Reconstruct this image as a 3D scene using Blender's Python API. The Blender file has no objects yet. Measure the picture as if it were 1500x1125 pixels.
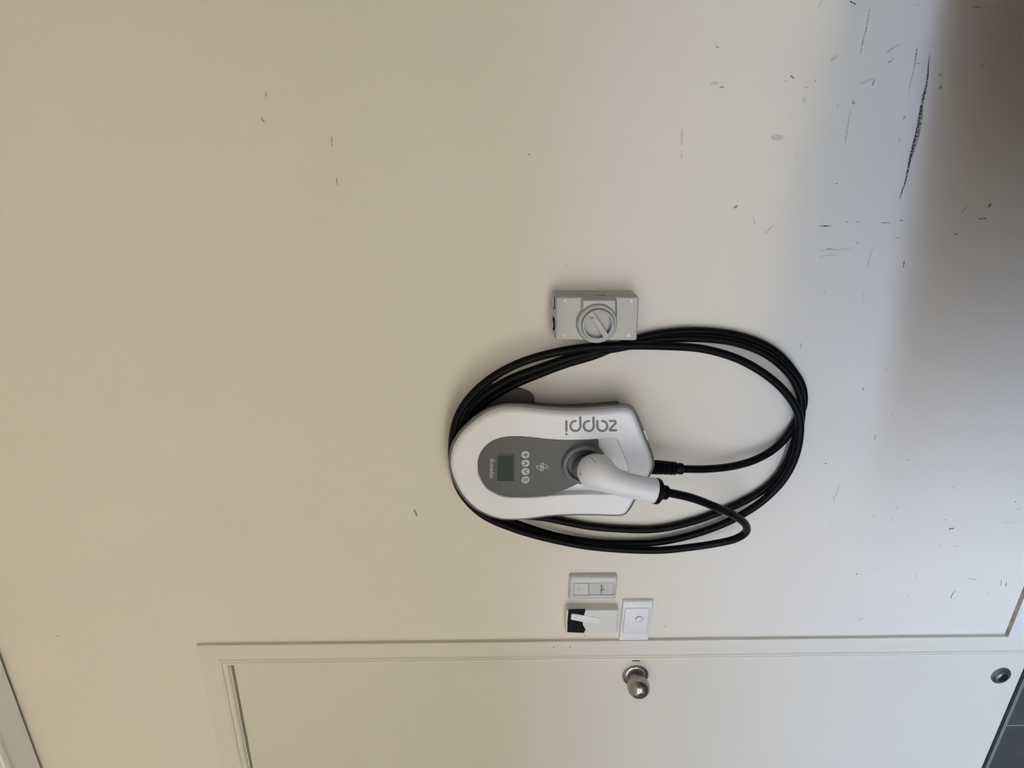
import bpy, bmesh, math, random
from mathutils import Vector, Matrix
from mathutils.geometry import tessellate_polygon

# ------------------------------------------------------------------ camera, sky, sun, exposure
random.seed(7)
sc = bpy.context.scene
col = sc.collection
ZO = 0.13                                   # door-sill level above the garage floor
CF, YAW, PITCH, ROLL = 900.16, 0.37237, -0.04102, -0.00623
CAM = Vector((1.12495, -1.16744, 1.42016 + ZO))
_M = (Matrix.Rotation(YAW, 3, 'Z') @ Matrix.Rotation(PITCH, 3, 'X') @ Matrix.Rotation(ROLL, 3, 'Y'))
CR, CU, CD = _M @ Vector((0, 0, -1)), _M @ Vector((1, 0, 0)), _M @ Vector((0, 1, 0))   # phone held sideways
cam_d = bpy.data.cameras.new('camera'); cam = bpy.data.objects.new('camera', cam_d); col.objects.link(cam)
cam_d.sensor_width = 36; cam_d.lens = CF / 1500 * 36; cam_d.clip_start = 0.02
cam.matrix_world = Matrix(((CR.x, CU.x, -CD.x, CAM.x), (CR.y, CU.y, -CD.y, CAM.y), (CR.z, CU.z, -CD.z, CAM.z), (0, 0, 0, 1)))
sc.camera = cam
vs = sc.view_settings
vs.view_transform = 'Standard'; vs.look = 'None'; vs.gamma = 1.0; vs.use_curve_mapping = False
vs.exposure = 0.0

SKY_RGB, SKY_STRENGTH = (0.51, 0.65, 1.0), 20.0
SUN_STRENGTH, SUN_RGB = 100.0, (1.0, 0.815, 0.58)
world = bpy.data.worlds.new('sky'); sc.world = world; world.use_nodes = True
bg = world.node_tree.nodes['Background']
bg.inputs[0].default_value = (*SKY_RGB, 1); bg.inputs[1].default_value = SKY_STRENGTH
sun_d = bpy.data.lights.new('sun_offscreen', 'SUN'); sun_d.energy = SUN_STRENGTH; sun_d.color = SUN_RGB; sun_d.angle = 0.01
sun = bpy.data.objects.new('sun_offscreen', sun_d); col.objects.link(sun)
sun.rotation_euler = Vector((0.15, -0.22, -0.96)).to_track_quat('-Z', 'Y').to_euler()   # high behind the house
sun.location = (0, 3, 8)
# the open roller door behind the photographer (a sampling portal for the sky, gives no light of its own)
OPX0, OPX1, OPZ, FY = -3.3, 2.5, 2.35, -4.2
por_d = bpy.data.lights.new('garage_opening_offscreen', 'AREA'); por_d.shape = 'RECTANGLE'
por_d.size = OPX1 - OPX0; por_d.size_y = OPZ; por_d.cycles.is_portal = True
por = bpy.data.objects.new('garage_opening_offscreen', por_d); col.objects.link(por)
por.location = ((OPX0 + OPX1) / 2, FY, OPZ / 2); por.rotation_euler = (math.radians(90), 0, 0)

# ------------------------------------------------------------------ helpers
def at(px, py, Y=0.0):
    """point of the place that the photograph shows at (px, py), lying Y in front of (-) or behind (+) the wall plane"""
    d = CD + CR * ((px - 750) / CF) - CU * ((py - 562.5) / CF)
    return CAM + d * ((Y - CAM.y) / d.y)
def at_list(pts, Y, ox=0, oy=0, s=1.0): return [at(ox + x / s, oy + y / s, Y) for x, y in pts]

def mat(name, rgb, rough=0.5, metal=0.0, bump=0.0, bscale=200, var=0.0, vscale=6, coat=0.0, alpha=None, spec=None):
    m = bpy.data.materials.new(name); m.use_nodes = True
    nt = m.node_tree; b = nt.nodes['Principled BSDF']
    b.inputs['Base Color'].default_value = (*rgb, 1); b.inputs['Roughness'].default_value = rough
    b.inputs['Metallic'].default_value = metal
    if spec is not None: b.inputs['Specular IOR Level'].default_value = spec
    if coat: b.inputs['Coat Weight'].default_value = coat; b.inputs['Coat Roughness'].default_value = 0.08
    tc = nt.nodes.new('ShaderNodeTexCoord')
    n = nt.nodes.new('ShaderNodeTexNoise'); n.inputs['Scale'].default_value = vscale; n.inputs['Detail'].default_value = 5
    nt.links.new(tc.outputs['Object'], n.inputs['Vector'])
    r = nt.nodes.new('ShaderNodeValToRGB'); nt.links.new(n.outputs['Fac'], r.inputs['Fac'])
    v = max(var, 0.01)
    r.color_ramp.elements[0].position = 0.3; r.color_ramp.elements[1].position = 0.7
    r.color_ramp.elements[0].color = (*[c * (1 - v) for c in rgb], 1); r.color_ramp.elements[1].color = (*[min(1, c * (1 + v)) for c in rgb], 1)
    nt.links.new(r.outputs['Color'], b.inputs['Base Color'])
    if bump:
        n2 = nt.nodes.new('ShaderNodeTexNoise'); n2.inputs['Scale'].default_value = bscale; n2.inputs['Detail'].default_value = 3
        nt.links.new(tc.outputs['Object'], n2.inputs['Vector'])
        bp = nt.nodes.new('ShaderNodeBump'); bp.inputs['Strength'].default_value = bump; bp.inputs['Distance'].default_value = 0.001
        nt.links.new(n2.outputs['Fac'], bp.inputs['Height']); nt.links.new(bp.outputs['Normal'], b.inputs['Normal'])
    if alpha:
        n3 = nt.nodes.new('ShaderNodeTexNoise'); n3.inputs['Scale'].default_value = 420; n3.inputs['Detail'].default_value = 4
        nt.links.new(tc.outputs['Object'], n3.inputs['Vector'])
        mr = nt.nodes.new('ShaderNodeMapRange'); mr.inputs[1].default_value = alpha[0]; mr.inputs[2].default_value = alpha[1]
        mr.inputs[3].default_value = 0; mr.inputs[4].default_value = alpha[2]
        nt.links.new(n3.outputs['Fac'], mr.inputs[0]); nt.links.new(mr.outputs[0], b.inputs['Alpha'])
    return m

M = dict(
    wall=mat('wall_paint', (0.775, 0.728, 0.628), 0.42, bump=0.10, bscale=160, var=0.012, vscale=2.5),
    trim=mat('trim_paint', (0.75, 0.705, 0.60), 0.33, bump=0.03, var=0.012, vscale=4),
    door=mat('door_paint', (0.71, 0.668, 0.565), 0.38, bump=0.05, bscale=90, var=0.012, vscale=3),
    skirt=mat('skirting_paint', (0.74, 0.72, 0.67), 0.4, bump=0.05, var=0.03, vscale=30),
    dirt=mat('ledge_dirt', (0.30, 0.25, 0.20), 0.9, bump=0.3, bscale=300, var=0.35, vscale=60),
    ceil=mat('ceiling_paint', (0.90, 0.88, 0.82), 0.6, bump=0.04, var=0.01),
    brick=mat('garage_side_brick', (0.19, 0.165, 0.135), 0.85, bump=0.2, bscale=60, var=0.1, vscale=8),
    floor=mat('concrete_floor', (0.055, 0.052, 0.046), 0.6, bump=0.2, bscale=40, var=0.12, vscale=5),
    skyline=mat('skyline_blocker_green', (0.045, 0.055, 0.03), 0.9, var=0.4, vscale=3),
    drive=mat('driveway_asphalt', (0.10, 0.088, 0.068), 0.9, var=0.08, vscale=2),
    tile=mat('dark_porcelain_tile', (0.062, 0.060, 0.060), 0.45, bump=0.08, bscale=30, var=0.2, vscale=9),
    grout=mat('grout', (0.50, 0.49, 0.48), 0.9, bump=0.2, bscale=500),
    nosing=mat('aluminium_nosing', (0.24, 0.24, 0.235), 0.5, 0.3, var=0.06, vscale=60),
    steel=mat('satin_nickel', (0.42, 0.39, 0.36), 0.24, 1.0, var=0.05, vscale=30),
    midsteel=mat('worn_steel', (0.24, 0.235, 0.23), 0.36, 0.9, var=0.1, vscale=40),
    darksteel=mat('dark_steel', (0.16, 0.155, 0.15), 0.32, 1.0, var=0.1, vscale=40),
    zwhite=mat('charger_white_plastic', (0.84, 0.85, 0.86), 0.38, var=0.005),
    zrim=mat('charger_rim_grey', (0.15, 0.15, 0.148), 0.45, var=0.02),
    zback=mat('charger_back_grey', (0.105, 0.105, 0.10), 0.55, var=0.03),
    zfascia=mat('charger_fascia_grey', (0.088, 0.092, 0.096), 0.42, var=0.02),
    zcollar=mat('charger_collar_grey', (0.135, 0.14, 0.142), 0.4, var=0.02),
    zprint=mat('charger_print_grey', (0.20, 0.205, 0.21), 0.5),
    zlight=mat('charger_light_print', (0.60, 0.61, 0.61), 0.5),
    zbutton=mat('charger_button', (0.58, 0.585, 0.58), 0.45),
    glass=mat('display_glass', (0.040, 0.056, 0.050), 0.25, spec=0.15),
    black=mat('black_rubber', (0.003, 0.003, 0.0032), 0.45, spec=0.15, var=0.1, vscale=40),
    cable=mat('cable_sheath', (0.003, 0.003, 0.0035), 0.40, spec=0.12, bump=0.05, bscale=300, var=0.1, vscale=40),
    hwhite=mat('connector_white', (0.80, 0.80, 0.81), 0.33, var=0.006),
    iso=mat('isolator_grey', (0.36, 0.37, 0.365), 0.20, var=0.008, coat=0.2),
    isodial=mat('isolator_dial_grey', (0.41, 0.42, 0.415), 0.26, var=0.01),
    isodark=mat('isolator_side_print', (0.13, 0.125, 0.115), 0.6),
    orange=mat('orange_print', (0.55, 0.10, 0.02), 0.5),
    pwhite=mat('switch_white_plastic', (0.80, 0.80, 0.79), 0.28, var=0.004),
    pgrey=mat('remote_grey_white', (0.62, 0.625, 0.615), 0.33, var=0.006),
    plabel=mat('remote_label', (0.57, 0.575, 0.55), 0.4, var=0.01),
    pcream=mat('control_unit_white', (0.72, 0.71, 0.68), 0.32, var=0.006),
    tape=mat('paper_tape', (0.83, 0.84, 0.84), 0.7, var=0.01),
    ink=mat('dark_ink', (0.06, 0.06, 0.055), 0.6),
    scuff_dark=mat('scuff_black', (0.04, 0.045, 0.05), 0.8, alpha=(0.39, 0.52, 0.95)),
    scuff_mid=mat('scuff_grey', (0.16, 0.16, 0.16), 0.8, alpha=(0.40, 0.60, 0.75)),
    scuff_faint=mat('scuff_faint', (0.26, 0.26, 0.26), 0.8, alpha=(0.38, 0.66, 0.42)),
    chip=mat('paint_chip', (0.10, 0.095, 0.085), 0.8),
)

ORG = {}
def tag(o, label=None, cat=None, group=None, kind=None):
    if label: o['label'] = label
    if cat: o['category'] = cat
    if group: o['group'] = group
    if kind: o['kind'] = kind
    return o
def root_of(o):
    while o.parent: o = o.parent
    return o
def thing(name, loc, label, cat, group=None, kind=None):
    e = bpy.data.objects.new(name, None); e.empty_display_size = 0.05; e.location = loc; col.objects.link(e)
    return tag(e, label, cat, group, kind)
def link(name, verts, faces, m, parent=None, smooth=None, kind=None):
    off = Vector(root_of(parent).location) if parent else Vector((0, 0, 0))
    me = bpy.data.meshes.new(name)
    me.from_pydata([tuple(Vector(v) - off) for v in verts], [], faces)
    me.materials.append(M[m]); me.validate()
    bm = bmesh.new(); bm.from_mesh(me); bmesh.ops.remove_doubles(bm, verts=bm.verts, dist=1e-6)
    bmesh.ops.recalc_face_normals(bm, faces=bm.faces); bm.to_mesh(me); bm.free()
    if smooth:
        me.shade_smooth(); me.set_sharp_from_angle(angle=math.radians(smooth))
    o = bpy.data.objects.new(name, me); col.objects.link(o)
    if parent: o.parent = parent
    if kind: o['kind'] = kind
    return o
class G:
    """collects geometry for one mesh"""
    def __init__(s): s.v = []; s.f = []
    def add(s, v, f): n = len(s.v); s.v += [Vector(p) for p in v]; s.f += [tuple(i + n for i in q) for q in f]; return s
    def box(s, x0, x1, y0, y1, z0, z1):
        v = [(x, y, z) for x in (x0, x1) for y in (y0, y1) for z in (z0, z1)]
        return s.add(v, [(0, 1, 3, 2), (4, 6, 7, 5), (0, 4, 5, 1), (2, 3, 7, 6), (0, 2, 6, 4), (1, 5, 7, 3)])
    def make(s, name, m, parent=None, smooth=None, kind=None): return link(name, s.v, s.f, m, parent, smooth, kind)

def inset(o2, d):
    n = len(o2); a = sum(o2[i][0] * o2[(i + 1) % n][1] - o2[(i + 1) % n][0] * o2[i][1] for i in range(n))
    sg = 1 if a > 0 else -1; out = []
    for i in range(n):
        p, q, r = Vector(o2[i - 1]), Vector(o2[i]), Vector(o2[(i + 1) % n])
        e1, e2 = (q - p), (r - q)
        if e1.length < 1e-9 or e2.length < 1e-9: out.append((q.x, q.y)); continue
        e1.normalize(); e2.normalize()
        n1, n2 = Vector((-e1.y, e1.x)) * sg, Vector((-e2.y, e2.x)) * sg
        b = n1 + n2
        if b.length < 1e-6: b = n1
        b.normalize(); k = d / max(0.5, b.dot(n1))
        out.append((q.x + b.x * k, q.y + b.y * k))
    return out
def xz(pts): return [(p.x, p.z) for p in pts]
def spline(pts, n=6, closed=True):
    P = [Vector(p) for p in pts]; N = len(P); out = []
    for i in range(N if closed else N - 1):
        g = (lambda k: P[k % N]) if closed else (lambda k: P[max(0, min(N - 1, k))])
        p0, p1, p2, p3 = g(i - 1), g(i), g(i + 1), g(i + 2)
        d1, d2, d3 = max((p1 - p0).length, 1e-6) ** .5, max((p2 - p1).length, 1e-6) ** .5, max((p3 - p2).length, 1e-6) ** .5
        for k in range(n):
            t = k / n
            m1 = (p2 - p1) if d1 < 2e-3 and not closed else ((p1 - p0) / d1 - (p2 - p0) / (d1 + d2) + (p2 - p1) / d2) * d2
            m2 = (p2 - p1) if d3 < 2e-3 and not closed else ((p2 - p1) / d2 - (p3 - p1) / (d2 + d3) + (p3 - p2) / d3) * d2
            out.append(p1 * (2 * t**3 - 3 * t**2 + 1) + m1 * (t**3 - 2 * t**2 + t) + p2 * (-2 * t**3 + 3 * t**2) + m2 * (t**3 - t**2))
    if not closed: out.append(P[-1])
    return out
def slab(o2, levels, hole=None, hlevels=None, cap0=False, g=None):
    """outline in the wall's X/Z plane carried through levels (inset, y); the last level is capped (minus a hole)"""
    g = g or G(); n = len(o2); levels = list(levels)
    if hole is None and len(levels) > 2 and levels[-1][0] != levels[-2][0]: levels.append((levels[-1][0] + 0.0004, levels[-1][1]))
    L = [[(x, y, z) for x, z in inset(o2, d)] if d else [(x, y, z) for x, z in o2] for d, y in levels]
    base = len(g.v)
    for l in L: g.v += [Vector(p) for p in l]
    for k in range(len(L) - 1):
        for i in range(n):
            a, b = base + k * n + i, base + k * n + (i + 1) % n
            g.f.append((a, b, b + n, a + n))
    top = L[-1]
    if hole is None:
        tr = tessellate_polygon([[Vector((p[0], p[2], 0)) for p in top]])
        g.f += [tuple(base + (len(L) - 1) * n + i for i in t) for t in tr]
    else:
        hb = len(g.v); h = len(hole)
        HL = [[(x, y, z) for x, z in inset(hole, d)] if d else [(x, y, z) for x, z in hole] for d, y in hlevels]
        for l in HL: g.v += [Vector(p) for p in l]
        for k in range(len(HL) - 1):
            for i in range(h):
                a, b = hb + k * h + i, hb + k * h + (i + 1) % h
                g.f.append((a, b, b + h, a + h))
        tr = tessellate_polygon([[Vector((p[0], p[2], 0)) for p in top], [Vector((p[0], p[2], 0)) for p in HL[0]]])
        idx = [base + (len(L) - 1) * n + i for i in range(n)] + [hb + i for i in range(h)]
        g.f += [tuple(idx[i] for i in t) for t in tr]
    if cap0:
        tr = tessellate_polygon([[Vector((p[0], p[2], 0)) for p in L[0]]])
        g.f += [tuple(base + i for i in reversed(t)) for t in tr]
    return g
def rquad(c, r, n=6):
    """rounded quad from four (x, z) corners"""
    out = []; c = [Vector(p) for p in c]
    for i in range(4):
        p, q, s = c[i - 1], c[i], c[(i + 1) % 4]
        a, b = (p - q).normalized(), (s - q).normalized()
        p0, p1 = q + a * r, q + b * r
        for k in range(n + 1):
            t = k / n
            # quadratic corner, close to an arc
            out.append(tuple(p0 * (1 - t)**2 + q * 2 * t * (1 - t) + p1 * t * t))
    return out
def rrect(x0, x1, z0, z1, r, n=6): return rquad([(x0, z0), (x1, z0), (x1, z1), (x0, z1)], r, n)
def circle2(x, z, r, n=32, rz=None): return [(x + r * math.cos(2 * math.pi * i / n), z + (rz or r) * math.sin(2 * math.pi * i / n)) for i in range(n)]
def lathe(prof, c, axis=Vector((0, -1, 0)), n=36, g=None):
    """profile (radius, height along axis)"""
    g = g or G(); axis = Vector(axis).normalized(); u = axis.orthogonal().normalized(); w = axis.cross(u); base = len(g.v)
    for r, h in prof:
        for i in range(n):
            t = 2 * math.pi * i / n
            g.v.append(Vector(c) + axis * h + (u * math.cos(t) + w * math.sin(t)) * max(r, 1e-5))
    for k in range(len(prof) - 1):
        for i in range(n):
            a, b = base + k * n + i, base + k * n + (i + 1) % n
            g.f.append((a, b, b + n, a + n))
    g.f.append(tuple(base + i for i in range(n))); g.f.append(tuple(base + (len(prof) - 1) * n + i for i in range(n)))
    return g
def tube(pts, rad, n=16, g=None):
    g = g or G(); P = [Vector(p) for p in pts]; N = len(P); base = len(g.v); up = None
    R = rad if isinstance(rad, (list, tuple)) else [rad] * N
    for i in range(N):
        t = (P[min(i + 1, N - 1)] - P[max(i - 1, 0)]).normalized()
        if up is None: up = t.orthogonal().normalized()
        up = (up - t * up.dot(t)).normalized(); w = t.cross(up)
        for k in range(n):
            a = 2 * math.pi * k / n
            g.v.append(P[i] + (up * math.cos(a) + w * math.sin(a)) * R[i])
    for i in range(N - 1):
        for k in range(n):
            a, b = base + i * n + k, base + i * n + (k + 1) % n
            g.f.append((a, b, b + n, a + n))
    g.f.append(tuple(base + k for k in range(n))); g.f.append(tuple(base + (N - 1) * n + k for k in range(n)))
    return g
def stroke(pts, wd, y, th=0.0006, closed=False, taper=False, g=None, round_ends=True):
    """flat raised stroke of width wd along X/Z points, on the plane y"""
    g = g or G(); P = [Vector((p[0], p[1])) for p in pts]
    if not closed and round_ends and not taper:
        pass
    N = len(P); base = len(g.v); lft = []; rgt = []
    for i in range(N):
        a = P[i - 1] if (closed or i) else P[i]; b = P[(i + 1) % N] if (closed or i < N - 1) else P[i]
        t = (b - a)
        t = t.normalized() if t.length > 1e-9 else Vector((1, 0)); nrm = Vector((-t.y, t.x))
        w = wd / 2
        if taper: w *= max(0.12, math.sin(math.pi * (i + 0.15) / (N - 0.7)) ** 0.6)
        lft.append(P[i] + nrm * w); rgt.append(P[i] - nrm * w)
    if closed:
        for i in range(N):
            for q, yy in ((lft[i], y), (rgt[i], y), (rgt[i], y + th), (lft[i], y + th)): g.v.append(Vector((q.x, yy, q.y)))
        for i in range(N):
            a, b = base + 4 * i, base + 4 * ((i + 1) % N)
            for k in range(4): g.f.append((a + k, a + (k + 1) % 4, b + (k + 1) % 4, b + k))
        return g
    poly = lft[:]
    if not taper and round_ends:
        c = P[-1]; v0 = lft[-1] - c
        for k in range(1, 6): poly.append(c + Matrix.Rotation(-math.pi * k / 6, 2) @ v0)
    poly += rgt[::-1]
    if not taper and round_ends:
        c = P[0]; v0 = rgt[0] - c
        for k in range(1, 6): poly.append(c + Matrix.Rotation(-math.pi * k / 6, 2) @ v0)
    # strip faces (works for curved strokes)
    n = len(poly)
    for q in poly: g.v.append(Vector((q.x, y, q.y)))
    for q in poly: g.v.append(Vector((q.x, y + th, q.y)))
    for i in range(n): g.f.append((base + i, base + (i + 1) % n, base + n + (i + 1) % n, base + n + i))
    ext = 5 if (not taper and round_ends) else 0
    for i in range(N - 1):
        l0, l1 = i, i + 1; r0, r1 = N + ext + N - 1 - i, N + ext + N - 2 - i
        g.f.append((base + l0, base + l1, base + r1, base + r0))
    if ext:
        g.f.append(tuple(base + k for k in range(N - 1, N + ext + 1)))
        g.f.append(tuple(base + (k % n) for k in range(2 * N + ext - 1, 2 * N + 2 * ext)) + (base,))
    return g
def arc(cx, cy, r, a0, a1, n=14, ry=None): return [(cx + r * math.cos(math.radians(a0 + (a1 - a0) * i / n)), cy + (ry or r) * math.sin(math.radians(a0 + (a1 - a0) * i / n))) for i in range(n + 1)]

# ------------------------------------------------------------------ the room
RX0, RX1, CZ = -3.6, 3.0, 2.565 + ZO
DXJ = -0.069                                # inner face of the door jamb on the latch side
DW, DTOP, DBOT = 0.82, 2.0335 + ZO, 0.0195 + ZO
DX1 = DXJ - 0.0035; DX0 = DX1 - DW
OZ = DTOP + 0.0055 + 0.030                   # structural opening top
OX1, OX0 = DXJ + 0.03, DX0 - 0.0335
WT = 0.10
wb = G()
wb.box(OX1, RX1, 0, WT, 0, CZ + 0.05); wb.box(RX0, OX0, 0, WT, 0, CZ + 0.05); wb.box(OX0, OX1, 0, WT, OZ, CZ + 0.05)
wall_back = wb.make('wall_back', 'wall', kind='structure')
wl = G().box(RX0 - 0.1, RX0, FY - 0.2, WT, 0, CZ + 0.05).make('wall_left', 'brick', kind='structure')
wr = G().box(RX1, RX1 + 0.1, FY - 0.2, WT, 0, CZ + 0.05).make('wall_right', 'brick', kind='structure')
wf = G(); wf.box(RX0, OPX0, FY - 0.2, FY, 0, CZ + 0.05); wf.box(OPX1, RX1, FY - 0.2, FY, 0, CZ + 0.05); wf.box(OPX0, OPX1, FY - 0.2, FY, OPZ, CZ + 0.05)
wf.make('wall_front', 'brick', kind='structure')
G().box(RX0, RX1, FY - 0.2, WT, -0.1, 0.0).make('floor', 'floor', kind='structure')
gnd = G().box(-40, 40, -60, FY - 0.2, -0.12, -0.02).make('ground', 'drive', kind='structure')
G().box(-40, 40, -13.0, -12.0, -0.02, 3.8).make('skyline_blocker', 'skyline', kind='structure')  # added out of view to block the low sky seen through the opening
cl = G()
cl.box(RX0, RX1, FY, -0.085, CZ, CZ + 0.05); cl.box(RX0, RX1, -0.085, -0.011, CZ - 0.002, CZ + 0.05)
ceil = cl.make('ceiling', 'ceil', kind='structure')
G().box(RX0, RX1, -0.095, -0.083, CZ - 0.006, CZ + 0.001).make('cover_strip', 'ceil', ceil)
G().box(RX0, RX1, -0.011, 0.0, CZ + 0.022, CZ + 0.05).make('recess_top', 'ceil', ceil)
# added low blocker, out of view, that shades the foot of the wall
LOWF = [(0.59, -0.66), (0.82, -0.545), (1.00, -0.455), (1.25, -0.36), (1.46, -0.28), (RX1, -0.28)]
LOW = LOWF + [(x + 0.03, y - 0.12) for x, y in LOWF[::-1][1:]]
LOW.insert(len(LOWF), (RX1, -0.40))
LOWZ = 0.897
lw = G(); n = len(LOW)
lw.add([(x, y, 0) for x, y in LOW] + [(x, y, LOWZ) for x, y in LOW], [(i, (i + 1) % n, n + (i + 1) % n, n + i) for i in range(n)] + [tuple(range(n)), tuple(range(n, 2 * n))])
lw.make('shade_blocker', 'brick', kind='structure')

# skirting board beside the door casing, dirt caught on its upper edge
sk = G(); sk.box(0.0, RX1, -0.011, 0.0, 0.0, 0.1115 + ZO)
skirt = sk.make('baseboard_back', 'skirt', kind='structure')
dl = G(); dl.box(0.0002, RX1 - 0.001, -0.0106, 0.0, 0.1115 + ZO, 0.1121 + ZO); dl.make('dust_line', 'dirt', skirt)

# door casing (architrave) with its stepped inner bead, mitred at the head
PROF = [(0, 0), (0, 0.0090), (0.0415, 0.0090), (0.0430, 0.0078), (0.0442, 0.0086), (0.0462, 0.0112), (0.0485, 0.0116), (0.0508, 0.0104), (0.0522, 0.0060), (0.0532, 0.0058), (0.0550, 0.0090), (0.0578, 0.0100), (0.0612, 0.0090), (0.0640, 0.0060), (0.0655, 0.0030), (0.0655, 0)]
CW = 0.0655
ZT = 2.1065 + ZO
X1o, X0o = 0.0, DX0 - (DXJ - 0.0035 - DX1) - 0.0 - (0.0 - DX1)
def run(name, pts_fn, n):
    g = G(); k = len(PROF)
    for j in range(n):
        for u, h in PROF: g.v.append(Vector(pts_fn(j, u, h)))
    for j in range(n - 1):
        for i in range(k):
            a, b = j * k + i, j * k + (i + 1) % k
            g.f.append((a, b, b + k, a + k))
    g.f.append(tuple(range(k))); g.f.append(tuple((n - 1) * k + i for i in range(k)))
    return g
casing = thing('trim_1', (0, 0, 0), None, None, kind='structure')
run('c', lambda j, u, h: (-u, -h, 0.0 if j == 0 else ZT - u), 2).make('casing_leg', 'trim', casing, smooth=40)
run('c', lambda j, u, h: (X0o + u, -h, 0.0 if j == 0 else ZT - u), 2).make('casing_leg', 'trim', casing, smooth=40)
run('c', lambda j, u, h: ((X0o + u) if j == 0 else -u, -h, ZT - u), 2).make('casing_head', 'trim', casing, smooth=40)
# nail holes in the casing
for px, py in ((811, 948), (835, 948)):
    c = at(px, py, -0.0096); lathe([(0.0016, 0), (0.0016, 0.0003)], c, n=10).make('nail_hole', 'chip', casing)
# jamb lining
jb = G()
jb.box(DXJ, OX1, 0.0, WT, ZO - 0.02, OZ); jb.box(OX0, DX0 - 0.0035, 0.0, WT, ZO - 0.02, OZ); jb.box(OX0, OX1, 0.0, WT, DTOP + 0.0055, OZ)
jb.box(DXJ - 0.012, DXJ, 0.046, 0.07, ZO, DTOP + 0.005); jb.box(OX0, DX0 + 0.009, 0.046, 0.07, ZO, DTOP + 0.005); jb.box(OX0, OX1, 0.046, 0.07, DTOP - 0.012, DTOP + 0.006)
jb.make('jamb', 'trim', casing)
G().box(OX0 - 0.05, OX1 + 0.05, WT + 0.001, WT + 0.02, 0, OZ + 0.05).make('wall_behind', 'wall', kind='structure')

# door leaf with lever-less knob set, strike notch and floor-level bolt
DY = 0.004
door = G().box(DX0, DX1, DY, DY + 0.036, DBOT, DTOP).make('door_1', 'door', kind='structure')
kc = at(930.5, 989, DY); kc.y = DY
knob = lathe([(0.0335, 0), (0.0335, 0.002), (0.0326, 0.0045), (0.0290, 0.0068), (0.0225, 0.0080), (0.0160, 0.0090), (0.0145, 0.0110), (0.0148, 0.0125), (0.0187, 0.0154), (0.0221, 0.0190), (0.0247, 0.0231), (0.0266, 0.0275), (0.0277, 0.0323), (0.0280, 0.0372), (0.0274, 0.0420), (0.0260, 0.0467), (0.0237, 0.0510), (0.0208, 0.0549), (0.0172, 0.0583), (0.0131, 0.0609), (0.0087, 0.0628), (0.0081, 0.0616), (0.0, 0.0616)], kc, n=48).make('door_knob', 'steel', door, smooth=38)
lathe([(0.0068, 0.0612), (0.0068, 0.0632), (0.0062, 0.0637), (0.0, 0.0637)], kc, n=24).make('key_cylinder', 'darksteel', knob, smooth=30)
G().box(kc.x - 0.0038, kc.x + 0.0038, kc.y - 0.0642, kc.y - 0.0634, kc.z - 0.0008, kc.z + 0.0008).make('keyhole', 'black', knob)
sp = at(932, 967, DY)
G().box(sp.x - 0.0035, sp.x + 0.0035, DY - 0.0009, DY + 0.001, sp.z - 0.010, sp.z + 0.010).make('latch_notch', 'chip', door)
bc = at(1465.5, 989, DY); bc.y = DY
bolt = lathe([(0.0255, 0), (0.0255, 0.0025), (0.0245, 0.0040), (0.0215, 0.0048), (0.0205, 0.0044), (0.0170, 0.0048), (0.0160, 0.0090), (0.0148, 0.0100), (0.0135, 0.0098), (0.0130, 0.0080), (0.0, 0.0080)], bc, n=40).make('bolt_rose', 'midsteel', door, smooth=30)
lathe([(0.0122, 0.0078), (0.0122, 0.0092), (0.0112, 0.0100), (0.0, 0.0100)], bc, n=32).make('bolt_button', 'darksteel', bolt, smooth=30)
for px, py, s in ((570, 983, 1.0), (1267, 969, 0.8), (1231, 997, 0.6)):
    c = at(px, py, DY - 0.0003)
    stroke([(c.x - 0.004 * s, c.z - 0.0015 * s), (c.x, c.z), (c.x + 0.003 * s, c.z + 0.002 * s)], 0.0022 * s, DY - 0.0004, taper=True).make('paint_chip', 'scuff_faint', door)

# tiled step under the door: tread and riser tiles, aluminium nosing
STZ = 0.0155 + ZO
step = G().box(OX0, OX1 + 0.004, 0.0014, WT, 0.0, STZ - 0.0018).make('trim_2', 'grout', kind='structure')
gx = at(1476, 1063.5, 0.0).x                 # the grout joint that shows
TWD, JW = 0.295, 0.0028
xs = [gx - JW / 2 - (TWD + JW) * k for k in range(3)]
edges = [(gx + JW / 2, OX1)] + [(max(OX0, xs[k] - TWD), xs[k]) for k in range(3) if xs[k] > OX0]
for a, b in edges:
    G().box(a, b, 0.0005, 0.012, 0.004, STZ - 0.0112).make('riser_tile', 'tile', step)
    G().box(a, b, 0.0008, WT, STZ - 0.009, STZ - 0.0006).make('tread_tile', 'tile', step)
ns = G(); ns.box(OX0, OX1, -0.0012, 0.0008, STZ - 0.0110, STZ); ns.box(OX0, OX1, -0.0012, 0.002, STZ - 0.0012, STZ)
ns.make('nosing', 'nosing', step)

# ------------------------------------------------------------------ scuffs and scratches on the wall paint
def scuff(pts, w, m, ox=0, oy=0, s=1.0):
    P = [at(ox + x / s, oy + y / s, 0) for x, y in pts]
    if len(P) > 2: P = spline(P, 5, closed=False)
    else: P = [P[0].lerp(P[1], t / 6) for t in range(7)]
    stroke([(p.x, p.z) for p in P], w, -0.00035, th=0.0004, taper=True).make('scuff_mark', m, wall_back)
A = (1200, 0, 5.0)
scuff([(800, 455), (798, 520), (785, 620), (765, 710), (745, 790), (725, 920), (700, 1030), (675, 1125), (655, 1215), (630, 1330), (600, 1420), (582, 1470)], 0.0046, 'scuff_dark', *A)
scuff([(760, 690), (748, 800), (728, 930), (700, 1050), (672, 1140), (650, 1220)], 0.0090, 'scuff_mid', *A)
scuff([(810, 380), (800, 470), (780, 640), (742, 720)], 0.0022, 'scuff_mid', *A)
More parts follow.
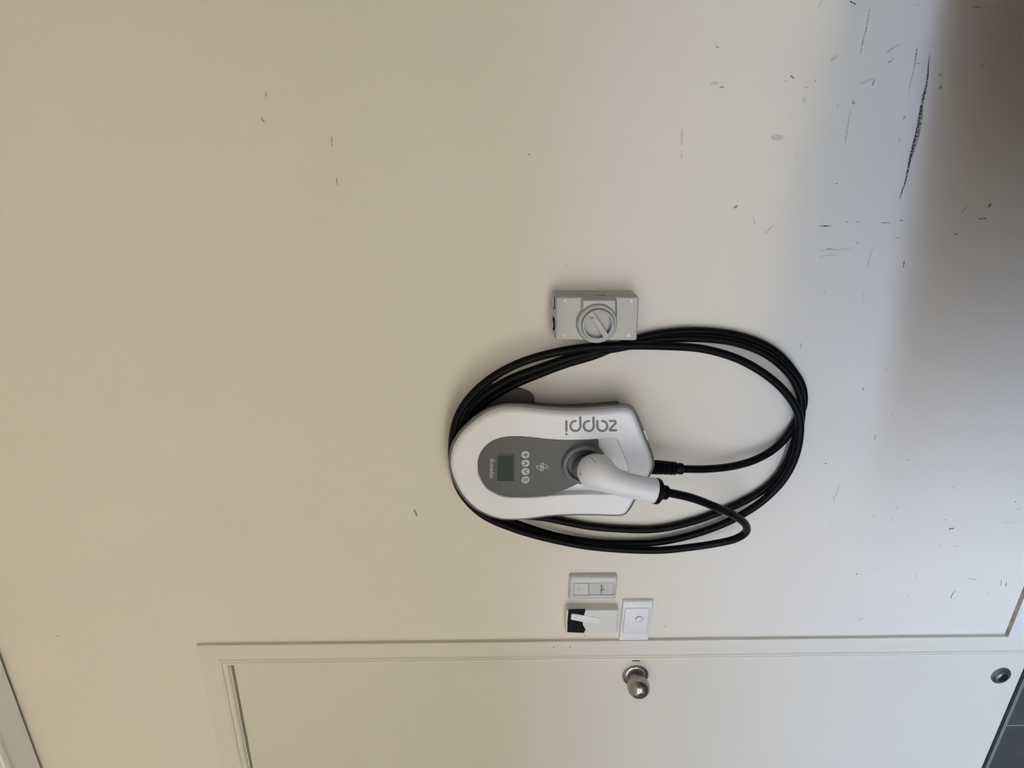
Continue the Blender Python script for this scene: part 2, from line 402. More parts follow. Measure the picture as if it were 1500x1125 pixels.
for pts, w, m in [([(372, 50), (345, 200), (320, 300), (302, 400)], .0016, 'scuff_mid'), ([(220, 8), (270, 34)], .0024, 'scuff_dark'), ([(595, 320), (530, 358), (480, 400)], .0022, 'scuff_mid'),
                  ([(550, 425), (505, 460)], .0024, 'scuff_mid'), ([(716, 340), (700, 460), (670, 600), (648, 695)], .0026, 'scuff_faint'), ([(716, 360), (704, 430)], .0026, 'scuff_mid'),
                  ([(135, 405), (80, 445)], .0050, 'scuff_faint'), ([(408, 575), (350, 590), (300, 615)], .0036, 'scuff_faint'), ([(408, 580), (385, 630)], .0030, 'scuff_mid'),
                  ([(240, 745), (262, 760)], .0050, 'scuff_mid'), ([(232, 795), (212, 900), (195, 1010), (190, 1060)], .0026, 'scuff_faint'), ([(625, 850), (615, 880)], .0026, 'scuff_mid'),
                  ([(590, 1008), (578, 1040)], .0030, 'scuff_mid'), ([(875, 540), (895, 556)], .0040, 'scuff_faint'), ([(893, 625), (882, 655)], .0040, 'scuff_mid'), ([(1205, 460), (1190, 488)], .0036, 'scuff_mid'),
                  ([(1125, 52), (1190, 52)], .0022, 'scuff_mid'), ([(960, 15), (1000, 15)], .0024, 'scuff_faint'), ([(705, 35), (730, 33)], .0022, 'scuff_faint'), ([(740, 468), (705, 462)], .0022, 'scuff_faint')]:
    scuff(pts, w, m, *A)
B = (1200, 200, 5.0)
for pts, w, m in [([(0, 655), (90, 656)], .0022, 'scuff_dark'), ([(0, 640), (35, 640)], .0014, 'scuff_faint'), ([(185, 628), (215, 626)], .002, 'scuff_mid'), ([(270, 622), (295, 625)], .002, 'scuff_mid'),
                  ([(445, 633), (525, 630)], .0018, 'scuff_mid'), ([(590, 613), (620, 616)], .002, 'scuff_mid'), ([(0, 838), (60, 826), (160, 828), (260, 808)], .0024, 'scuff_faint'), ([(60, 818), (92, 826)], .0036, 'scuff_mid'),
                  ([(0, 885), (60, 868), (130, 870)], .0024, 'scuff_faint'), ([(120, 347), (133, 342)], .0026, 'scuff_dark'), ([(622, 905), (616, 960)], .0026, 'scuff_mid'), ([(1260, 488), (1232, 526)], .0050, 'scuff_mid'),
                  ([(1082, 505), (1045, 562)], .0036, 'scuff_faint'), ([(1160, 600), (1200, 603), (1230, 595)], .0030, 'scuff_mid'), ([(990, 708), (1012, 718)], .0044, 'scuff_mid'), ([(395, 800), (365, 900), (350, 970)], .0022, 'scuff_faint'),
                  ([(545, 740), (590, 745)], .0022, 'scuff_faint'), ([(270, 770), (290, 785)], .0036, 'scuff_faint')]:
    scuff(pts, w, m, *B)
D_ = (950, 0, 4.286)
for pts, w, m in [([(420, 286), (440, 300)], .0020, 'scuff_dark'), ([(888, 470), (914, 494)], .0024, 'scuff_dark'), ([(1044, 508), (1050, 512)], .0020, 'scuff_dark'), ([(445, 546), (475, 547)], .0034, 'scuff_mid'),
                  ([(385, 528), (440, 520)], .0050, 'scuff_faint'), ([(210, 790), (210, 860), (206, 920)], .0030, 'scuff_faint'), ([(206, 945), (207, 1000)], .0026, 'scuff_faint'), ([(770, 862), (850, 862)], .0110, 'scuff_faint'),
                  ([(975, 550), (1005, 548)], .0026, 'scuff_faint'), ([(985, 610), (970, 645)], .0050, 'scuff_faint'), ([(1085, 0), (1062, 50)], .0016, 'scuff_faint'), ([(1180, 660), (1205, 672)], .0034, 'scuff_faint'), ([(840, 512), (880, 508)], .0016, 'scuff_faint')]:
    scuff(pts, w, m, *D_)
E_ = (1000, 200, 4.286)
for pts, w, m in [([(318, 452), (345, 434)], .0068, 'scuff_mid'), ([(440, 500), (448, 530), (455, 562)], .0026, 'scuff_faint'), ([(578, 548), (545, 580), (512, 612)], .0026, 'scuff_faint'), ([(885, 975), (893, 988)], .0030, 'scuff_faint'),
                  ([(1132, 980), (1126, 1060)], .0018, 'scuff_faint'), ([(700, 128), (722, 130)], .0018, 'scuff_faint')]:
    scuff(pts, w, m, *E_)
F_ = (1150, 440, 4.286)
for pts, w, m in [([(107, 258), (92, 308)], .0016, 'scuff_mid'), ([(486, 545), (492, 566)], .0034, 'scuff_mid'), ([(568, 845), (558, 880)], .0018, 'scuff_mid'), ([(890, 376), (910, 370)], .0022, 'scuff_mid'), ([(630, 430), (642, 434)], .0026, 'scuff_faint'),
                  ([(248, 1022), (262, 1026)], .0022, 'scuff_mid'), ([(668, 705), (674, 720)], .0026, 'scuff_faint'), ([(735, 405), (760, 406)], .0016, 'scuff_faint'), ([(760, 998), (776, 1002)], .0026, 'scuff_faint')]:
    scuff(pts, w, m, *F_)
H_ = (1150, 660, 4.286)
for pts, w, m in [([(342, 195), (325, 260), (300, 340)], .0022, 'scuff_faint'), ([(300, 290), (310, 305)], .0022, 'scuff_mid'), ([(285, 458), (275, 480)], .0030, 'scuff_faint'), ([(1025, 498), (1040, 490), (1065, 487)], .0040, 'scuff_dark'),
                  ([(1004, 430), (1010, 438)], .0034, 'scuff_mid'), ([(1068, 880), (1048, 905), (1040, 930)], .0028, 'scuff_dark'), ([(1358, 812), (1352, 852)], .0018, 'scuff_dark'), ([(1392, 820), (1384, 856)], .0018, 'scuff_dark'),
                  ([(455, 1064), (495, 1055)], .0034, 'scuff_faint'), ([(560, 400), (556, 420)], .0026, 'scuff_faint'), ([(705, 345), (703, 370)], .0018, 'scuff_faint'), ([(665, 415), (680, 445)], .0020, 'scuff_faint'), ([(444, 774), (452, 778)], .0034, 'scuff_mid'),
                  ([(562, 742), (568, 746)], .0030, 'scuff_faint'), ([(1440, 318), (1448, 326)], .0034, 'scuff_mid'), ([(1445, 370), (1480, 365)], .0026, 'scuff_faint'), ([(1370, 448), (1425, 455)], .0020, 'scuff_faint'), ([(1215, 530), (1240, 522)], .0026, 'scuff_faint'),
                  ([(1270, 890), (1280, 908)], .0030, 'scuff_faint'), ([(825, 770), (822, 800)], .0020, 'scuff_faint'), ([(770, 905), (765, 930)], .0024, 'scuff_faint'), ([(1050, 233), (1064, 234)], .0020, 'scuff_mid'), ([(992, 998), (998, 1000)], .0026, 'scuff_mid'),
                  ([(968, 590), (972, 615)], .0018, 'scuff_faint'), ([(1055, 600), (1080, 600)], .0020, 'scuff_faint'), ([(1140, 800), (1210, 812)], .0030, 'scuff_faint')]:
    scuff(pts, w, m, *H_)
J_ = (360, 100, 4.286)
for pts, w, m in [([(536, 425), (542, 465), (545, 498)], .0026, 'scuff_mid'), ([(568, 680), (577, 742)], .0022, 'scuff_mid'), ([(98, 302), (108, 328), (132, 345)], .0020, 'scuff_mid'), ([(126, 150), (127, 190)], .0016, 'scuff_mid'), ([(124, 154), (130, 158)], .0034, 'scuff_dark')]:
    scuff(pts, w, m, *J_)
K_ = (560, 700, 10.71)
for pts, w, m in [([(495, 495), (525, 545), (543, 620)], .0042, 'scuff_dark'), ([(398, 940), (414, 942)], .0026, 'scuff_mid')]: scuff(pts, w, m, *K_)
for px, py in ((896, 840), (974, 917), (829, 388), (775, 226), (84, 931), (857, 930), (857.5, 930.5)):
    scuff([(px - 1.6, py), (px + 1.6, py + 0.6)], .0030, 'scuff_mid')

# ------------------------------------------------------------------ EV charger
ch = thing('ev_charger', at(810, 676, 0.0), 'white and grey wall charger with rounded top, display and grey fascia', 'ev charger')
RIMY, FRY = -0.070, -0.083
OUT = [(75, 500), (85, 430), (110, 370), (160, 300), (230, 235), (320, 175), (420, 143), (520, 139), (620, 147), (720, 157), (880, 165), (1050, 156), (1180, 147), (1225, 147), (1258, 157), (1284, 182), (1330, 290), (1380, 420), (1403, 495), (1403, 545),
       (1370, 615), (1285, 755), (1245, 822), (1215, 852), (1175, 861), (1000, 858), (850, 858), (720, 866), (600, 882), (480, 888), (390, 880), (300, 848), (220, 798), (150, 720), (105, 635), (80, 565)]
ZS = (640, 560, 4.412)
out2 = xz(spline(at_list(OUT, RIMY, *ZS), 5))
OPN = [(265, 550), (270, 490), (300, 430), (350, 385), (420, 358), (500, 350), (600, 355), (720, 368), (850, 374), (1000, 370), (1110, 363), (1145, 364), (1165, 375), (1180, 402), (1228, 520), (1245, 575), (1238, 620), (1215, 680), (1185, 712), (1140, 722),
       (1000, 722), (900, 724), (760, 732), (650, 742), (520, 745), (440, 740), (380, 720), (320, 680), (285, 630), (268, 590)]
opn2 = xz(spline(at_list(OPN, FRY + 0.001, *ZS), 5))
# back box, cable hanger lobes, rim, cover
zlim = at(738, 676, RIMY).z
bb2 = [(x, min(z, zlim)) for x, z in inset(out2, 0.022)]
slab(bb2, [(0, 0.0), (0, RIMY + 0.012), (0.004, RIMY + 0.006)]).make('back_box', 'zback', ch, smooth=35)
slab(out2, [(0.006, RIMY + 0.010), (0.0, RIMY + 0.006), (0.0, RIMY - 0.0015), (0.0010, RIMY - 0.0022)], hole=opn2, hlevels=[(-0.001, RIMY - 0.0022), (-0.001, RIMY + 0.006)]).make('rim', 'zrim', ch, smooth=35)
lv = [(0.0046, RIMY - 0.0015), (0.0056, RIMY - 0.0045), (0.0074, RIMY - 0.0080), (0.0098, RIMY - 0.0110), (0.0128, FRY + 0.0003), (0.0144, FRY), (0.0150, FRY)]
hv = [(-0.0030, FRY), (-0.0024, FRY), (-0.0008, FRY + 0.0006), (0.0, FRY + 0.0025), (0.0006, FRY + 0.0165)]
cover = slab(out2, lv, hole=opn2, hlevels=hv).make('front_cover', 'zwhite', ch, smooth=50)
FAY = FRY + 0.004
# recess floor (pale) and the grey fascia that lies on it
slab(inset(opn2, -0.002), [(0, FRY + 0.0180), (0, FRY + 0.0160)], cap0=True).make('recess_floor', 'zwhite', ch)
FAS = [(265, 550), (270, 490), (300, 430), (350, 385), (420, 358), (500, 350), (600, 355), (720, 368), (850, 374), (1000, 370), (1040, 370), (1046, 410), (1048, 450), (1030, 520), (985, 595), (920, 650), (840, 690), (740, 724), (650, 742), (520, 745), (440, 740), (380, 720), (320, 680), (285, 630), (268, 590)]
fas2 = xz(spline(at_list(FAS, FAY, *ZS), 4))
fascia = slab(fas2, [(0.0, FRY + 0.0165), (0.0, FAY + 0.0008), (0.0008, FAY)]).make('fascia', 'zfascia', ch, smooth=35)
# cable hanger behind the cover
HNGp = [(700, 566), (690, 600), (700, 625), (760, 612), (779, 604), (783, 592), (782, 581), (773, 574), (755, 568.5), (725, 564)]
hng2 = xz(spline(at_list(HNGp, -0.009), 4))
slab(hng2, [(0, 0.0), (0, -0.0075), (0.0022, -0.0100)], cap0=True).make('cable_hanger', 'zback', ch, smooth=40)
# small latch tab in the rim by the lower edge
a, b = at(943.5, 630, RIMY - 0.003), at(948.5, 643.5, RIMY - 0.003)
stroke([(a.x, a.z), (b.x, b.z)], 0.0032, RIMY - 0.0048, 0.004).make('latch_tab', 'zlight', ch)

# display window
dc = at_list([(729.3, 667), (752.6, 667), (752.6, 703.8), (728.6, 703.8)], FAY)
dsp = rquad(xz(dc), 0.0015, 3)
slab(inset(dsp, -0.0022), [(0.0, FAY + 0.0002), (0.0, FAY - 0.0009), (0.0006, FAY - 0.0013)], hole=dsp, hlevels=[(0, FAY - 0.0013), (0, FAY - 0.0002)]).make('display_bezel', 'zfascia', ch)
slab(dsp, [(0, FAY + 0.0001), (0, FAY - 0.0003)]).make('display', 'glass', ch)
# push buttons with their symbols
for k, py in enumerate((665.8, 678.2, 690.3, 702.5)):
    c = at(769.8, py, FAY)
    sx = 0.0082
    bt = lathe([(sx, -0.0005), (sx, 0.0010), (sx - 0.0008, 0.0016), (0, 0.0016)], c, n=28).make('button', 'zbutton', ch, smooth=35)
    g = G(); y = FAY - 0.0019; r = sx * 0.5
    if k == 0: stroke([(c.x - r, c.z), (c.x + r, c.z)], 0.0023, y, 0.0004, g=g); stroke([(c.x, c.z - r), (c.x, c.z + r)], 0.0023, y - 0.00005, 0.0004, g=g)
    elif k in (1, 2):
        s = -1 if k == 1 else 1
        stroke([(c.x - r * 0.85, c.z - s * r * 0.7), (c.x, c.z + s * r * 0.75)], 0.0021, y, 0.0004, g=g); stroke([(c.x + r * 0.85, c.z - s * r * 0.7), (c.x, c.z + s * r * 0.75)], 0.0021, y - 0.00005, 0.0004, g=g)
    else:
        for dz in (-0.0033, 0, 0.0033): stroke([(c.x - r * 0.9, c.z + dz), (c.x + r * 0.9, c.z + dz)], 0.0017, y, 0.0004, g=g)
    g.make('symbol', 'zfascia', bt)
# chain-like emblem
g = G(); LS = (780, 670, 37.5)
for pts in ([(200, 505), (240, 455), (300, 455), (380, 490), (470, 545), (560, 580), (595, 640), (590, 700), (530, 740), (450, 705), (350, 640), (240, 565)],
            [(460, 420), (480, 350), (545, 310), (620, 360), (720, 410), (820, 470), (850, 525), (800, 590), (740, 595), (660, 550), (560, 490), (480, 455)]):
    stroke(xz(at_list(pts, FAY, *LS)), 0.0013, FAY - 0.0005, 0.0007, closed=True, g=g)
for pts in ([(462, 380), (465, 480), (475, 570), (470, 690)], [(575, 370), (580, 470), (590, 560), (590, 650)]):
    stroke(xz(at_list(pts, FAY, *LS)), 0.0013, FAY - 0.0006, 0.0007, g=g)
g.make('emblem', 'zlight', ch)
def text(body, p0, p1, height, y, m, parent, name):
    """flat lettering from p0 (start of baseline) to p1 (end), on the plane y"""
    cu = bpy.data.curves.new(name, 'FONT'); cu.body = body; cu.size = 1.0; cu.extrude = 0.0
    o = bpy.data.objects.new('tmp_text', cu); col.objects.link(o)
    dg = bpy.context.evaluated_depsgraph_get(); me = bpy.data.meshes.new_from_object(o.evaluated_get(dg))
    V = [v.co.copy() for v in me.vertices]; F = [tuple(p.vertices) for p in me.polygons]
    bpy.data.objects.remove(o); bpy.data.curves.remove(cu); bpy.data.meshes.remove(me)
    x0, x1 = min(v.x for v in V), max(v.x for v in V)
    a, b = Vector((p0.x, 0, p0.z)), Vector((p1.x, 0, p1.z)); d = b - a; L = d.length; d.normalize(); up = Vector((-d.z, 0, d.x))
    vv = [a + d * ((v.x - x0) / (x1 - x0) * L) + up * (v.y * height) + Vector((0, y, 0)) for v in V]
    return link(name, vv, F, m, parent)
text('myenergi', at(721.8, 699.2, FAY), at(722.4, 672.0, FAY), 0.0125, FAY - 0.0003, 'zlight', ch, 'brand_lettering')
# the large lettering down the cover
LZ = (800, 560, 7.5); LY = FRY
g = G(); LWD = 0.0047
def ls(pts, yo=0): stroke(xz(at_list(pts, LY, *LZ)), LWD, LY - 0.0005 - yo, 0.0008, g=g)
ls([(222, 428), (222, 534)])
c = at(800 + 222 / 7.5, 560 + 568 / 7.5, LY); slab(circle2(c.x, c.z, 0.0025, 16), [(0, LY + 0.0002), (0, LY - 0.0005)], g=g)
for bx, stx in ((320, 375), (466, 520)):
    ls(arc(bx + 2, 480, 55, -88, -360, 24) + [(stx, 450), (stx, 410), (stx, 385)])
ls([(562, 424), (562, 460)] + [(562 + 0, 478)] + arc(617, 480, 55, 176, -92, 24))
ls([(699, 424), (745, 424)] + arc(748, 440, 16, -80, 45, 6) + [(700, 514)] + arc(708, 520, 8, 190, 95, 3) + [(768, 527)])
g.make('side_lettering', 'zprint', ch)
# socket collar
cc = at(855, 679, FAY); cc.y = FAY
col_prof = [(0.0455, -0.002), (0.0450, 0.004), (0.0425, 0.0095), (0.0405, 0.0105), (0.0365, 0.0105), (0.0345, 0.0090), (0.0325, 0.0005), (0.0315, -0.0015), (0.0, -0.0015)]
collar = lathe(col_prof, cc, n=56).make('socket_collar', 'zcollar', ch, smooth=32)

# ------------------------------------------------------------------ charging cable and its connector
cb = thing('charging_cable', at(920, 640, 0.0), 'coiled black charging cable with white connector plugged into the charger', 'charging cable')
CRAD = 0.0083
S = [ # px, py, depth in front of the wall
 (955, 684, .048), (985, 686.5, .047), (1005, 687, .045), (1035, 687, .040), (1070, 683.5, .034), (1105, 674, .027), (1132, 659, .021), (1151, 641, .016), (1165, 620, .012), (1176, 596, .0095),
 (1176, 570, .0095), (1163, 545, .0095), (1134, 514, .0095), (1088, 493.5, .0095), (1024, 485, .0095), (960, 490, .011), (915, 503, .012), (870, 521, .013), (830, 533, .014), (790, 548, .015), (750, 565, .016), (720, 583, .018), (698, 603, .019),
 (681, 640, .020), (679, 680, .020), (692, 720, .020), (722, 744, .018), (760, 754, .015), (795, 758, .012), (826, 764, .010), (860, 770.5, .0095), (898, 774.3, .0095), (960, 775.2, .0095), (1012, 764.5, .0095), (1049, 752, .0095), (1082, 738, .0095), (1112, 721.6, .010), (1135, 703, .012), (1151, 680, .016), (1163, 650, .024),
 (1173, 615, .027), (1173, 585, .026), (1162, 556, .0235), (1127, 522, .0225), (1080, 502.5, .022), (1024, 495.5, .022), (960, 498, .020), (915, 508, .018), (870, 516, .0265), (830, 525.5, .0285), (790, 539, .030), (750, 554, .032), (720, 571, .034), (696, 591, .036),
 (676, 630, .036), (671, 680, .036), (686, 724, .036), (716, 749, .034), (749, 764, .030), (774, 773, .026), (815, 785, .020), (857, 792.5, .016), (898, 796, .014), (960, 794.5, .014), (1012, 784, .0165), (1058, 768, .020), (1095, 749, .024), (1123, 728.6, .028), (1148.5, 701, .033), (1164, 671, .039), (1171, 640, .0435), (1170.5, 610, .0435),
 (1160, 587, .042), (1134.7, 559, .039), (1088, 529, .035), (1032, 511.5, .034), (976, 507, .034), (910, 506.5, .036), (860, 509, .040), (820, 515, .044), (780, 525, .047), (746, 538.5, .049), (714, 558, .050), (690, 580, .051), (673, 605, .051), (664, 636, .050),
 (663, 680, .049), (675, 720, .048), (706, 753, .046), (749, 773, .042), (800, 788, .036), (857, 799.5, .032), (908, 804.5, .030), (966, 806, .032), (1012, 801.5, .038), (1049, 796, .046), (1078, 789, .055), (1092, 780, .066), (1093, 770, .081), (1078, 756.5, .102), (1047, 742, .128), (1012, 729, .148), (990, 723.8, .156), (972, 720.5, .160)]
path = spline([at(x, y, -d) for x, y, d in S], 6, closed=False)
tube(path, CRAD, 14).make('cable', 'cable', cb, smooth=60)
# ribbed gland where the cable leaves the charger
g = G(); p0, p1 = at(953, 683.8, -.050), at(1000, 686.8, -.046); ax = (p1 - p0).normalized(); Lg = (p1 - p0).length
prof = [(0.0125, 0)]
nr = 8
for k in range(nr):
    h0 = Lg * (0.04 + 0.78 * k / nr); h1 = Lg * (0.04 + 0.78 * (k + 0.50) / nr); r = 0.0158 - 0.0016 * k / nr
    prof += [(r - 0.0050, h0), (r - 0.0006, h0 + 0.0007), (r, (h0 + h1) / 2), (r - 0.0006, h1), (r - 0.0050, h1 + 0.0007)]
prof += [(0.0115, Lg * 0.84), (0.0122, Lg * 0.87), (0.0122, Lg * 0.98), (0.0095, Lg)]
lathe(prof, p0, ax, 24, g).make('gland', 'black', cb, smooth=30)
# connector handle: nose in the socket, elbow, tapered grip
HP = [(864.5, 687.5, .098, .0262), (866, 688.3, .102, .0280), (868, 689.5, .110, .0318), (871, 690.6, .121, .0350), (876, 692.4, .132, .0362), (883, 696.0, .142, .0335), (891, 700.5, .149, .0285), (900, 704.5, .154, .0255), (912, 708.3, .158, .0240), (928, 712.5, .1605, .0234), (944, 716, .161, .0236), (957, 718.6, .161, .0242), (959, 719, .161, .0236)]
hp = spline([at(x, y, -d) for x, y, d, r in HP], 4, closed=False)
rr = []
for i in range(len(HP) - 1): rr += [HP[i][3] + (HP[i + 1][3] - HP[i][3]) * k / 4 for k in range(4)]
rr.append(HP[-1][3])
handle = tube(hp, rr, 32).make('connector', 'hwhite', cb, smooth=60)
# grey nose of the plug
n0, n1 = Vector((cc.x, FAY + 0.001, cc.z)), hp[3]
nx = (n1 - n0).normalized()
q0 = at(855.5, 684.5, -.078); q1 = at(865.5, 688.2, -.100)
lathe([(0.0255, -0.004), (0.0262, 0.0), (0.0262, (q1 - q0).length * 0.72), (0.0250, (q1 - q0).length * 0.80), (0.0205, (q1 - q0).length * 0.82), (0.0200, (q1 - q0).length * 1.05)], q0, (q1 - q0), 36).make('plug_nose', 'zcollar', cb, smooth=35)
# raised marks on the connector head
def on_handle(px, py): 
    # nearest surface point of the handle along the line of sight
    d = (CD + CR * ((px - 750) / CF) - CU * ((py - 562.5) / CF)).normalized()
    ok, loc, nrm, i = handle.ray_cast(CAM - cb.location, d)
    return (loc + Vector(cb.location), nrm) if ok else (None, None)
bpy.context.view_layer.update()
def mark(name, poly, m):
    pts = []
    for q in poly:
        l, nn = on_handle(*q)
        if l is None: return
        pts.append((l, nn))
    return tube([l - nn * 0.0002 for l, nn in pts], 0.00075, 6).make(name, m, handle)
def dense(a, b, n=6): return [(a[0] + (b[0] - a[0]) * i / n, a[1] + (b[1] - a[1]) * i / n) for i in range(n + 1)]
mark('embossed_mark', dense((864, 669.5), (873, 677.5)), 'zprint')
mark('printed_symbol', dense((848.8, 692.0), (852.2, 697.0), 4), 'zprint'); mark('printed_symbol', dense((849.2, 695.8), (851.6, 693.2), 3), 'zprint')
mark('thumb_rest', [(881, 690.2), (884, 690.8), (887, 690.8), (890, 690.2)], 'hwhite')
# black end flange and ribbed cuff
e0, e1 = hp[-1], path[-1]
axh = (at(990, 723.8, -.156) - hp[-3]).normalized(); pe = hp[-1]
lathe([(0.0238, -0.001), (0.0250, 0.0005), (0.0250, 0.0065), (0.0215, 0.0095), (0.0150, 0.0125), (0.0142, 0.0135), (0.0142, 0.0155), (0.0128, 0.0160), (0.0128, 0.0175), (0.0142, 0.0180), (0.0140, 0.0205), (0.0122, 0.0210), (0.0122, 0.0225), (0.0138, 0.0230), (0.0134, 0.0255), (0.0115, 0.0262), (0.0090, 0.0270)], pe, axh, 36).make('cable_cuff', 'black', cb, smooth=32)

# ------------------------------------------------------------------ isolator switch
iso = thing('isolator_switch', at(872, 460, 0.0), 'grey rotary isolator switch box mounted above the cable coil', 'isolator switch')
IY = -0.052
fr = xz(at_list([(814, 435), (936.5, 435), (933, 499), (813.6, 499)], IY))
base = rquad(fr, 0.005, 5)
slab(base, [(-0.0006, 0.0), (-0.0006, IY + 0.020), (0.0004, IY + 0.0195), (0.0004, IY + 0.0185), (-0.0003, IY + 0.018), (0.0, IY + 0.003), (0.0008, IY + 0.0009), (0.0026, IY)]).make('enclosure', 'iso', iso, smooth=40)
IS = (790, 400, 8.333)
# raised pad that runs into the round dial surround
dcx = at(875.3, 475.0, IY - 0.012); R0 = abs(at(903.8, 475, IY - 0.012).z - dcx.z)
pad = xz(at_list([(530, 345), (545, 328), (915, 328), (933, 345), (937, 480), (930, 640), (530, 640), (528, 480)], IY - 0.006, *IS))
slab(pad, [(-0.0038, IY + 0.0004), (-0.0022, IY - 0.0010), (-0.0004, IY - 0.0046), (0.0016, IY - 0.0062)]).make('raised_pad', 'iso', iso, smooth=40)
dc0 = Vector((dcx.x, IY, dcx.z))
lathe([(R0 + 0.0030, -0.004), (R0 + 0.0022, 0.0040), (R0 + 0.0008, 0.0098), (R0 - 0.0008, 0.0118), (R0 - 0.0055, 0.0125), (R0 - 0.0060, 0.0112), (R0 - 0.0066, 0.0125), (R0 - 0.0070, 0.0180), (R0 - 0.0078, 0.0190), (R0 - 0.0102, 0.0190), (R0 - 0.0110, 0.0182), (R0 - 0.0114, 0.0082), (R0 - 0.0120, 0.0074), (0, 0.0074)], dc0, n=64).make('dial_ring', 'isodial', iso, smooth=32)
ba, bb = at(864.8, 457.8, IY - 0.0192), at(888.5, 493.5, IY - 0.0192)
bw = [Vector((ba.x, ba.z)), Vector((bb.x, bb.z))]; dd = (bw[1] - bw[0]).normalized(); nn = Vector((-dd.y, dd.x)); hw = 0.0052
bar = rquad([bw[0] - nn * hw, bw[1] - nn * hw, bw[1] + nn * hw, bw[0] + nn * hw], 0.0012, 3)
barO = slab(bar, [(0, IY - 0.007), (0.0, IY - 0.0184), (0.0006, IY - 0.0192)]).make('dial_bar', 'isodial', iso, smooth=40)
tri = xz(at_list([(866.0, 463.6), (870.4, 465.6), (866.4, 468.4)], IY - 0.0192))
slab(tri, [(0, IY - 0.0185), (0, IY - 0.0195)]).make('arrow_mark', 'orange', barO)
for px, py in ((828, 441), (925, 441), (826, 491.5), (921, 491.5)):
    c = at(px, py, IY); lathe([(0.0030, -0.001), (0.0030, 0.0004), (0.0022, 0.0009), (0.0, 0.0012)], c, n=16).make('screw', 'pwhite', iso, smooth=40)
# two entry plugs in the upper end of the box
for pa, pb in (((812.5, 434), (812.5, 453)), ((812, 464.5), (812, 484))):
    a, b = at(*pa, -0.030), at(*pb, -0.030); c = (a + b) / 2; r = abs(a.x - b.x) / 2; zt = at(813.8, pa[1], -0.03).z
    zt = max(p[1] for p in base) - 0.0005
    lathe([(r * 0.95, -0.002), (r * 0.95, 0.0018)], Vector((c.x, -0.030, zt)), Vector((0, 0, 1)), 28).make('entry_black_rim', 'black', iso)  # black disc slightly wider than the plug
    lathe([(r * 0.9, 0.0), (r * 0.9, 0.0036), (r * 0.75, 0.0048), (0, 0.0048)], Vector((c.x, -0.030, zt)), Vector((0, 0, 1)), 28).make('entry_plug', 'iso', iso, smooth=35)
# worn dark print on the side that faces away from the door
xr = max(p[0] for p in base) + 0.0006
g = G()
for z0, z1, y0, y1 in ((0.0, 0.0022, 0.020, 0.024), (0.004, 0.0110, 0.021, 0.0245), (0.0125, 0.0185, 0.020, 0.0240), (0.0185, 0.0235, 0.0215, 0.0245)):
    zc = at(867.8, 433, -0.03).z
    g.box(xr - 0.0005, xr + 0.0003, -0.052 + 0.0 + y0 - 0.012, -0.052 + y1 - 0.012, zc - z1, zc - z0)
g.make('side_print', 'isodark', iso)

# ------------------------------------------------------------------ wall controls beside the door
# fan remote in its holder
rc = thing('remote_holder', at(868, 859, 0.0), 'small grey-white remote control in holder with printed label, nearest the cable', 'remote control')
RB = rquad(xz(at_list([(833.8, 839.6), (904, 838.6), (904.4, 877.5), (833.8, 878.0)], 0.0)), 0.006, 6)
RB = rrect(0.1300, 0.1972, 1.1128 + ZO, 1.2252 + ZO, 0.006, 6)
RY = -0.0140
RH = rquad(xz(at_list([(839.9, 854.1), (899.6, 853.3), (899.2, 871.6), (840.1, 872.3)], RY)), 0.0014, 3)
body = slab(RB, [(0, 0.0), (0, -0.0075), (0.0010, -0.0100), (0.0026, -0.0124), (0.0046, -0.0136), (0.0054, -0.0140)], hole=RH, hlevels=[(0, RY), (0, RY + 0.004)]).make('holder', 'pgrey', rc, smooth=40)
RY = -0.0140
w = at_list([(840.5, 854.8), (861.6, 854.6), (861.8, 871.4), (840.6, 871.6)], RY - 0.001)
slab(rquad(xz(w), 0.0012, 3), [(0.0, RY + 0.0045), (0.0, RY - 0.0006), (0.0006, RY - 0.0012)]).make('key_pad', 'pgrey', rc)
w2 = at_list([(862.4, 854.4), (899.0, 854.0), (898.6, 870.8), (862.4, 871.2)], RY - 0.001)
slab(rquad(xz(w2), 0.0012, 3), [(0.0, RY + 0.0045), (0.0, RY - 0.0003), (0.0003, RY - 0.0006)]).make('label_plate', 'plabel', rc)
slab(inset(RH, -0.001), [(0, RY + 0.0060), (0, RY + 0.0040)], cap0=True).make('backing', 'pgrey', rc)
q = at(848, 863.4, RY - 0.0012); G().box(q.x - 0.0010, q.x + 0.0010, RY - 0.0016, RY - 0.0010, q.z - 0.0014, q.z + 0.0014).make('indicator_lamp', 'ink', rc)
g = G(); L2 = (868, 848, 37.5); PY = RY - 0.0009
for pts, wd in (([(440, 355), (590, 355)], .0017), ([(470, 370), (480, 430), (510, 475)], .0020), ([(510, 480), (580, 500), (620, 550), (620, 650)], .0013), ([(480, 520), (480, 590), (510, 620)], .0022),
               ([(540, 600), (500, 630), (430, 685)], .0020), ([(500, 640), (520, 690)], .0012), ([(420, 765), (470, 780), (510, 740)], .0011)):
    P = at_list(pts, PY, *L2); P = spline(P, 3, closed=False) if len(P) > 2 else P
    stroke(xz(P), wd, PY, 0.0004, g=g)
g.make('script_logo', 'ink', rc)
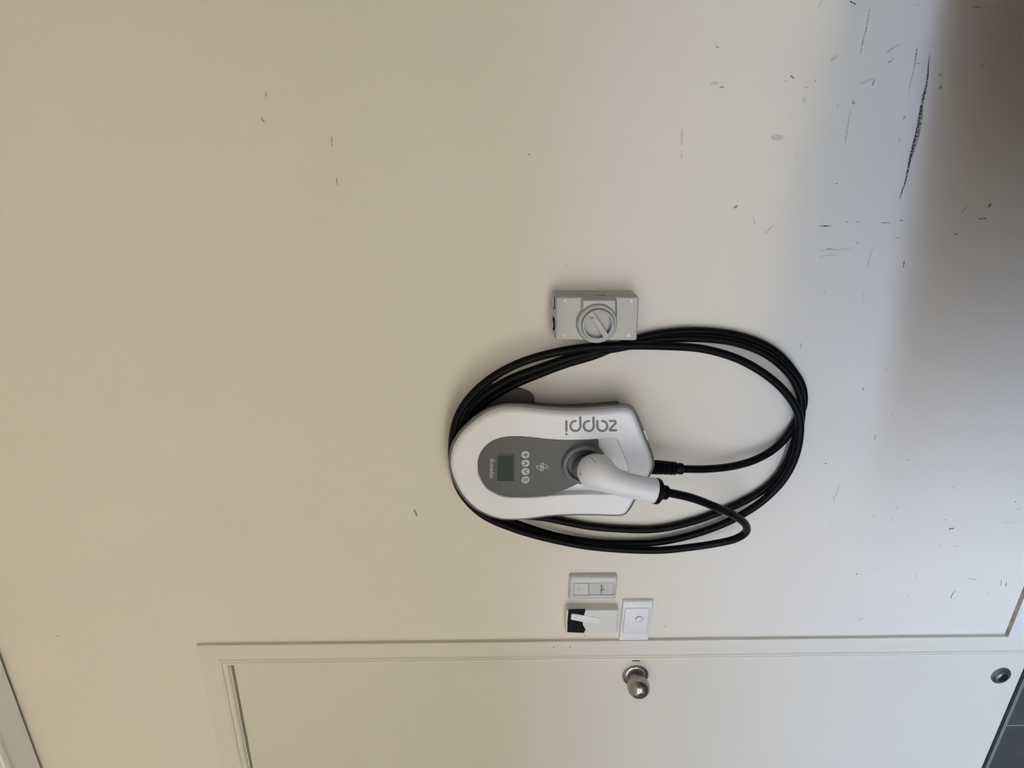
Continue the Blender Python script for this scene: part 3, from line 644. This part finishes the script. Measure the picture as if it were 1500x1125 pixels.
# control unit with torn dark panel and a strip of paper tape
cu = thing('control_unit', at(867, 906, 0.0), 'cream wall control unit with torn black panel and paper tape strip', 'control unit')
CB = rquad(xz([Vector((0.1075, 0, 1.2303 + ZO)), Vector((0.1070, 0, 1.1050 + ZO)), Vector((0.0365, 0, 1.1040 + ZO)), Vector((0.0375, 0, 1.2275 + ZO))]), 0.004, 5)
CUY = -0.022
slab(CB, [(0, 0.0), (-0.0004, -0.004), (-0.0002, CUY + 0.0025), (0.0010, CUY + 0.0006), (0.0026, CUY)]).make('housing', 'pcream', cu, smooth=40)
CS = (810, 820, 8.333)
bk = xz(at_list([(190, 606), (290, 602), (398, 602), (392, 640), (376, 690), (372, 730), (364, 770), (368, 800), (388, 830), (400, 860), (386, 876), (384, 892), (300, 890), (175, 884), (176, 760), (182, 680)], CUY - 0.0004, *CS))
slab(bk, [(0, CUY + 0.0006), (0, CUY - 0.0005)]).make('torn_panel', 'black', cu)
tp = xz(at_list([(226, 662), (300, 668), (400, 686), (569, 714), (566, 774), (480, 770), (380, 762), (300, 744), (218, 728)], CUY - 0.001, *CS))
slab(tp, [(0, CUY - 0.0004), (0, CUY - 0.0011)]).make('tape_strip', 'tape', cu)
# light switch
ls_ = thing('light_switch', at(936, 903, 0.0), 'white single light switch plate with round button above the door knob', 'light switch')
SB = rquad(xz(at_list([(915.3, 874.6), (959.4, 874.6), (955.6, 929.6), (912.9, 929.6)], 0.0)), 0.0045, 6)
SB = rrect(0.0005, 0.1215, 1.0205 + ZO, 1.0935 + ZO, 0.0045, 6)
SY = -0.0095
SI = rrect(0.0235, 0.1010, 1.0275 + ZO, 1.0870 + ZO, 0.0045, 6)
SH = inset(SI, -0.0009)
slab(SB, [(0, 0.0), (0, -0.0050), (0.0006, -0.0070), (0.0022, SY + 0.0006), (0.0036, SY)], hole=SH, hlevels=[(0, SY), (0, SY + 0.004)]).make('plate', 'pwhite', ls_, smooth=40)
slab(inset(SH, -0.001), [(0, SY + 0.0060), (0, SY + 0.0040)], cap0=True).make('backing', 'pwhite', ls_)
c = at(936.2, 907, SY - 0.0012); c.y = SY - 0.0011
slab(SI, [(0, SY + 0.0045), (0, SY - 0.0006), (0.0008, SY - 0.0012)], hole=circle2(c.x, c.z, 0.0093, 32), hlevels=[(0, SY - 0.0012), (0, SY + 0.0045)]).make('insert', 'pwhite', ls_, smooth=40)
lathe([(0.0082, -0.0055), (0.0082, 0.0022), (0.0072, 0.0030), (0.0, 0.0030)], c, n=32).make('button', 'pwhite', ls_, smooth=40)
